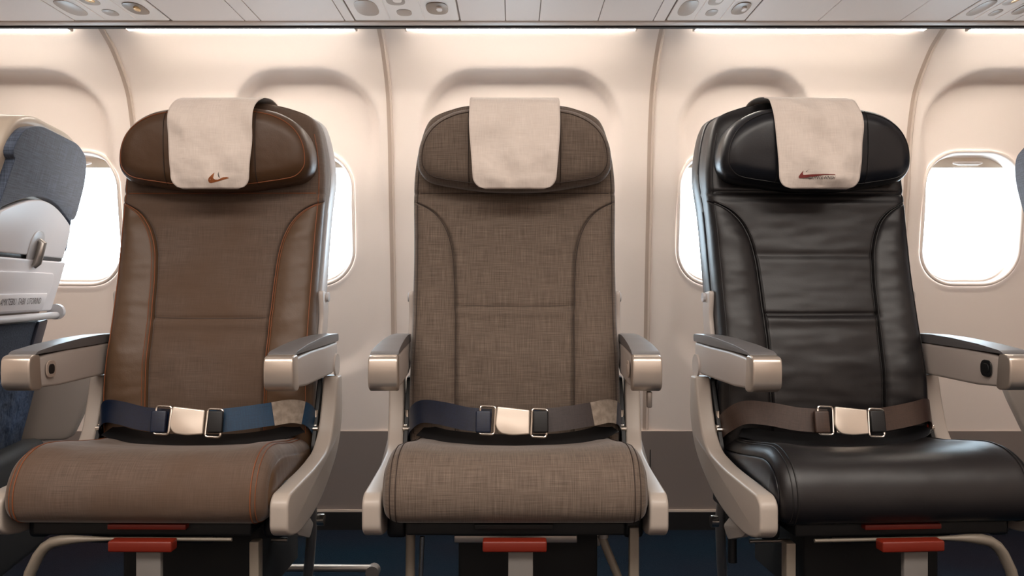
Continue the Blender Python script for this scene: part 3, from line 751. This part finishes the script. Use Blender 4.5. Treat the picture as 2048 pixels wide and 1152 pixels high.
def base(root, st):
    k = st['k']
    b = MB(); b.box(-.19, .19, -.385, -.04, R(-.428), R(-.404), .004); b.build('seat_pan', M['dark'], root)
    b = MB(); b.box(-.108, .158, -.22, .06, R(-.60), R(-.428), .006); b.build('equipment_box', M['dark'], root)
    b = MB(); b.box(-.108, .11, -.345, -.325, R(-.452), R(-.4385), .002); b.build('front_beam', M['steel'] if k == 'C' else M['blackp'], root)
    b = MB(); b.box(-.010-.045+st['hx'], .055-.002+st['hx'], -.432, -.405, R(-.4435), R(-.4250), .003); h = b.build('pull_handle', M['red'], root)
    b = MB(); b.box(-.012+st['hx'], .030+st['hx'], -.420, -.408, R(-.75), R(-.443), .0015); b.build('handle_bracket', M['strap'], h)
    b = MB(); b.box(-.07+st['hx'], .065+st['hx'], -.400, -.384, R(-.4135), R(-.4050), .001); b.build('pouch_flap', M['red'] if k != 'C' else M['dark'], root)
    T = M['beigeleg']
    def leg(name, pts, r, m=T, flat=1.0, n=40, parent=root):
        b = MB(); b.tube(cr(pts, n), r, 12, flat=flat); return b.build(name, m, parent)
    for s in (-1, 1):
        b = MB(); b.box(s*.212-.018, s*.212+.018, -.33, -.03, R(-.448), R(-.408), .008); b.build('frame_rail', M['blackp'], root)
    if k == 'C':
        leg('leg', [(-.187, -.33, R(-.43)), (-.188, -.33, R(-.56)), (-.19, -.33, R(-.75))], .0085)
        leg('brace', [(-.168, -.31, R(-.45)), (-.174, -.315, R(-.60)), (-.18, -.32, R(-.74))], .0045, M['chrome'])
        leg('brace', [(.155, -.32, R(-.445)), (.165, -.32, R(-.47)), (.198, -.32, R(-.56)), (.235, -.31, R(-.74))], .0075)
        b = MB(); b.box(.203, .220, -.345, -.325, R(-.75), R(-.425), .002); b.build('leg', T, root)
        b = MB(); b.tube([(.158, -.335, R(-.415)), (.158, -.335, R(-.445))], .009, 14); b.build('frame_knob', M['steel'], root)
        b = MB(); b.tube([(-.187, -.340, R(-.428)), (-.16, -.335, R(-.428)), (-.15, -.335, R(-.434))], .006, 12); b.build('frame_knob', M['chrome'], root)
        b = MB(); b.box(.2365, .2455, -.33, -.315, R(-.215), R(-.185), .003); b.build('release_lever', M['steel'], root)
        b = MB(); b.box(.13, .165, -.20, -.18, R(-.50), R(-.475), .003); b.build('cross_tie', M['steel'], root)
    else:
        m = -1 if k == 'L' else 1
        # bent tube leg on the outer side, running into the front cross bar
        leg('leg', [(-m*.16, -.395, R(-.4310)), (m*.05, -.395, R(-.4312)), (m*.125, -.395, R(-.4330)), (m*.160, -.395, R(-.443)), (m*.182, -.395, R(-.475)), (m*.196, -.395, R(-.53)), (m*.21, -.39, R(-.75))],
            [.0035]*14+[.0045, .0055, .007, .009]+[.0105]*22, flat=0.9)
        b = MB(); b.box(-m*.187-.0085, -m*.187+.0085, -.36, -.335, R(-.75), R(-.445), .002); b.build('leg', T, root)
        leg('rear_leg', [(-m*.20, -.02, R(-.43)), (-m*.205, -.01, R(-.48)), (-m*.195, .02, R(-.56)), (-m*.165, .10, R(-.69))], .011, M['steel'])
        if k == 'R':
            b = MB(); b.tube([(-m*.215, -.12, R(-.47)), (-m*.215, -.12, R(-.55))], .009, 12); b.build('damper', M['blackp'], root)
        else:
            b = MB(); b.tube([(-m*.30, .20, R(-.665)), (-m*.02, .20, R(-.665))], .009, 12); b.tube([(-m*.30, .185, R(-.672)), (-m*.30, .215, R(-.672))], .016, 16); b.build('floor_fitting', M['steel'], root)
            b = MB(); b.box(-m*.302-.012, -m*.302+.012, .19, .21, R(-.75), R(-.68), .003); b.build('fitting_foot', M['blackp'], root)
        b = MB(); b.tube([(-m*.19, -.15, R(-.50)), (-m*.06, -.15, R(-.50))], .0045, 10); b.build('cross_tie', M['steel'], root)
        b = MB(); b.prism(fillet([(-.30, R(-.43)), (-.20, R(-.43)), (-.14, R(-.47)), (-.17, R(-.49)), (-.26, R(-.46))], .01), -m*.228, -m*.240, 'x', bev=.002, seg=2); b.build('frame_bracket', M['shroud'], root)
        b = MB(); b.tube([(-m*.236, -.09, R(-.475)), (-m*.250, -.09, R(-.475))], .012, 14); b.build('frame_bolt', M['chrome'], root)

def seat(loc, rz, st):
    root = empty('airplane_seat', loc, rz); tag(root, st['label'], 'seat', 'three passenger seats standing in a row')
    backrest(root, st); headrest(root, st); cushion(root, st)
    for s in (-1, 1):
        armrest(root, s, st, button=(s == st['btn'])); shroud(root, s)
    belt(root, st); base(root, st)
    return root
Y0 = 1.94
SL = dict(k='L', mpan=M['fabL'], mbol=M['leaL'], mhead=M['headL'], mcush=M['fabL'], mside=M['leaL'], mshell=M['shell'], mst=M['orange'], mst2=M['brownstitch'],
          seams=[(0.003, .0011), (0.0085, .0007)], cseam=[(.895, .0011), (.93, .0008)], g1=.005, g2=.0012, z1=-.064, wr=0.8, sd=1.3, cw=1.6, cdx=.007, csc=.94, mbL=M['navy'], mbR=M['teal'], mtail=M['blackp'],
          mfold=M['blackp'], mlab2=None, lab=True, red=False, bdx=.0, btn=-1, hx=.017,
          label='brown seat with a saddle brown leather headrest and orange stitching')
SC = dict(k='C', mpan=M['fabC'], mbol=M['fabC'], mhead=M['fabC'], mcush=M['fabC'], mside=M['fabC'], mshell=M['shell'], mst=M['brownstitch'], mst2=M['brownstitch'],
          seams=[(0.002, .0010)], cseam=[(.90, .0010), (.945, .0010)], g1=.005, g2=.0020, z1=-.0385, wr=0.8, sd=4.1, cw=1.0, mbL=M['navy'], mbR=M['navy'], mtail=M['blackp'],
          mfold=M['blackp'], mlab2=M['greyweb'], lab=True, red=False, bdx=-.006, btn=1, hx=0,
          label='taupe linen fabric seat with a plain cream headrest cloth, middle of the row')
SR = dict(k='R', mpan=M['leaR'], mbol=M['leaR'], mhead=M['leaRs'], mcush=M['leaR'], mside=M['leaRs'], mshell=M['leaRs'], mst=M['blackstitch'], mst2=M['blackstitch'],
          seams=[(0.002, .0016), (-0.006, .0010)], cseam=[(.895, .0015), (.93, .0012)], g1=.006, g2=.003, z1=-.056, wr=0.9, sd=7.7, cw=1.6, cdx=-.014, csc=.97, mbL=M['brownweb'], mbR=M['brownweb'], mtail=M['blackp'],
          mfold=M['blackp'], mlab2=None, lab=False, red=True, bdx=.0, btn=1, hx=-.003,
          label='black leather seat with dark brown belt straps, right of the taupe one')
LOC = {'L': ((-.633, Y0, 0), math.radians(-1)), 'C': ((.0055, Y0, 0), 0), 'R': ((.648, Y0, 0), math.radians(4.0))}
CLAB = {'L': 'crumpled cream headrest cloth printed with a small rust swoosh, over the brown leather headrest',
        'C': 'plain cream headrest cloth without any print, over the taupe linen headrest',
        'R': 'creased cream headrest cloth with a red and grey printed emblem, over the black leather headrest'}
for st in (SL, SC, SR):
    loc, rz = LOC[st['k']]; seat(loc, rz, st)
    root, c = cover(loc, rz, st, CLAB[st['k']])
    if st['k'] == 'L':
        sw = [(434.2, 346.6), (427.3, 353), (423, 357.3), (420.8, 361.7), (421.5, 365.6), (425.4, 366.9), (431.7, 365.9), (444, 362.7), (456, 359.3), (463, 357.1), (458.6, 355.4), (451.3, 355.9), (446.4, 358.3), (440.5, 360.8), (435.2, 360.5), (431.7, 357.8), (430, 352)]
        emblem(c, sw, M['swoosh'], st, 'emblem', loc[0])
        emblem(c, [(442.6, 344.6), (440.8, 350), (442, 355), (445.5, 358), (443.8, 354), (442.8, 350)], M['print'], st, 'emblem_mast', loc[0])
    if st['k'] == 'R':
        xr = loc[0]+0.004
        sw = [(1599.9, 342.9), (1593.4, 351.1), (1591.4, 355.2), (1592.8, 358.1), (1599, 358), (1600.5, 353.6), (1617, 352.2), (1640, 352.0), (1662, 352.4), (1661, 351.0), (1640, 350.2), (1617, 350.6), (1600.3, 351.8), (1599, 349)]
        emblem(c, sw, M['printred'], st, 'emblem', xr)
        emblem(c, [(1599, 356.6), (1617, 356.8), (1617, 358.6), (1599, 358.4)], M['print'], st, 'emblem_line', xr)
        emblem(c, [(1604.5, 345.4), (1612, 340.2), (1609, 342), (1606, 346)], M['print'], st, 'emblem_mast', xr)
        v, f = text_mesh('CAMWAWNSH', .0105)
        x0 = (1610.5-1024)/1800*1.872-xr; z0 = (576-360.2)/1800*1.872
        wd = max(q[0] for q in v); k_ = (51/1800*1.872)/wd
        mk('emblem_lettering', [on_cover(x0+q[0]*k_, z0+q[1]*.88, st, .0026) for q in v], f, M['print'], c, smooth=False)

# ================================================================== NEIGHBOURING SEATS seen from behind
def neighbour(loc, rz, mx, label):
    """mx = 1: far end on local +x ; the rear of the backrest faces local -y"""
    root = empty('airplane_seat', loc, rz); tag(root, label, 'seat', 'seats at the edges turned with their backs to the photo')
    H = 0.245
    def yy(z): return (0.355-z)*0.25
    def up(z): return R(z)
    def W(s, dy, z): return (s*mx, yy(z)+dy, R(z))
    def slab(name, outl, y0, y1, m, bev=.006, parent=root, seg=4):
        b = MB(); b.prism(outl, y0, y1, 'y', bev=bev, seg=seg, fn=None)
        b.v = [(v[0]*mx, v[1]+yy(v[2]), R(v[2])) for v in b.v]
        return b.build(name, m, parent, sharp=60)
    top = fillet([(-.215, -.60), (.215, -.60), (.225, -.1), (.245, .12), (.243, .26), (.215, .335), (.12, .358), (-.12, .358), (-.215, .335), (-.243, .26), (-.245, .12), (-.225, -.1)], [.02, .02, .1, .1, .05, .05, .08, .08, .05, .05, .1, .1], 6)
    bk = slab('backrest', top, 0.012, .085, M['beige'], .02)
    slab('lower_back', fillet([(-.222, -.075), (.228, -.075), (.217, -.59), (-.217, -.59)], .02), .004, .088, M['blackp'], .01)
    # fabric headrest wrap
    arc = [(.235, .135)]+[(.21-.42*t, .158+.040*math.sin(PI*t)) for t in np.linspace(0, 1, 16)]+[(-.235, .135)]
    fab = [(-.237, .26), (-.205, .315), (-.12, .335), (.12, .335), (.205, .315), (.240, .26), (.241, .16)]
    fo = fillet(fab, .03, 4)+[(.238, .09)]+arc[1:-1]+[(-.238, .09)]
    slab('headrest_wrap', fo, -.006, .014, M['bfab'], .005)
    mid = [(.222, .072)]+[(.222, .135)]+[(.212-.424*t, .151+.040*math.sin(PI*t)) for t in np.linspace(0, 1, 16)]+[(-.222, .135), (-.222, .072)]
    slab('upper_panel', mid, -.008, .010, M['white'], .004)
    slab('panel_gap', [(-.236, .064), (.236, .064), (.236, .073), (-.236, .073)], -.001, .02, M['blackp'], .001, seg=1)
    tray = slab('tray_table', fillet([(-.225, .063), (.236, .063), (.222, -.055), (-.215, -.055)], .01), -.012, .012, M['white'], .004)
    slab('tray_rim', fillet([(-.18, .035), (.175, .035), (.165, -.03), (-.17, -.03)], .03, 5), -.016, -.011, M['white'], .004, tray)
    tx = slab('label_strip', fillet([(-.20, -.012), (.145, -.012), (.14, -.05), (-.20, -.05)], .005), -.0185, -.0155, M['white'], .001, tray, 1)
    v, f = text_mesh('AMKTEBIU  TABII  UTOIRIND', .02)
    wd = max(q[0] for q in v); k_ = .235/wd
    P = []
    for q in v:
        s = -.125+q[0]*k_; z = -.036+q[1]*1.0
        P.append((s*mx if mx > 0 else (-.125+.235-q[0]*k_)*mx*1.0, yy(z)-.0192, R(z)))
    mk('printed_text', P, f, M['print'], tx, smooth=False)
    # latch
    slab('latch_recess', rrect(.02, .085, .040, .040, .03, 8), -.0105, -.007, M['shell'], .002, root, 2)
    b = MB(); b.tube([W(.02, -.012, .105), W(.02, -.020, .10), W(.02, -.020, .055), W(.02, -.014, .048)], [.006, .009, .009, .007], 12); b.build('latch', M['steel'], root)
    # bar and knob
    b = MB(); b.tube([W(-.24, -.022, -.066), W(.235, -.022, -.066)], .0085, 14); b.build('tray_bar', M['shell'], root)
    b = MB(); b.tube([W(.233, -.018, -.058), W(.250, -.018, -.058)], .019, 20); b.build('bar_knob', M['shell'], root)
    slab('net_pocket', fillet([(-.21, -.08), (.19, -.08), (.18, -.40), (-.21, -.40)], .01), -.004, .013, M['pocket'], .003)
    slab('pocket_edge', fillet([(.165, -.08), (.225, -.075), (.21, -.40), (.15, -.40)], .01), -.010, .013, M['navy'], .003)
    slab('cloth_pocket', fillet([(-.22, -.205), (.0, -.195), (.19, -.175), (.185, -.55), (-.22, -.55)], .02), -.035, -.002, M['pocket2'], .01)
    # body of the seat on the far side of the back
    b = MB(); b.box(-.22, .22, .20, .62, R(-.45), R(-.33), .03); b.build('seat_cushion', M['pocket2'], root)
    b = MB()
    b.prism(fillet([(.05, R(-.20)), (.0, R(-.20)), (.02, R(-.27)), (.07, R(-.38)), (.21, R(-.38)), (.165, R(-.27)), (.13, R(-.20))], .02, 4), mx*.285, mx*.33, 'x', bev=.008, seg=4)
    b.build('side_shroud', M['shroud'], root, sharp=60)
    for s in (-1, 1):
        b = MB(); b.box(s*.15-.02, s*.15+.02, .25, .29, 0, R(-.44), .005); b.build('leg', M['blackp'], root)
    b = MB(); b.box(-.22, .22, .10, .22, R(-.62), R(-.36), .02); b.build('seat_pan', M['dark'], root)
    return root
neighbour((-.990, 1.975, 0), math.radians(99.4), 1, 'blue-grey fabric and white plastic seat cut off at the left, its tray and pocket showing')
neighbour((1.178, 1.975, 0), math.radians(-99.4), -1, 'pale blue-grey seat of which only a sliver shows at the right edge')
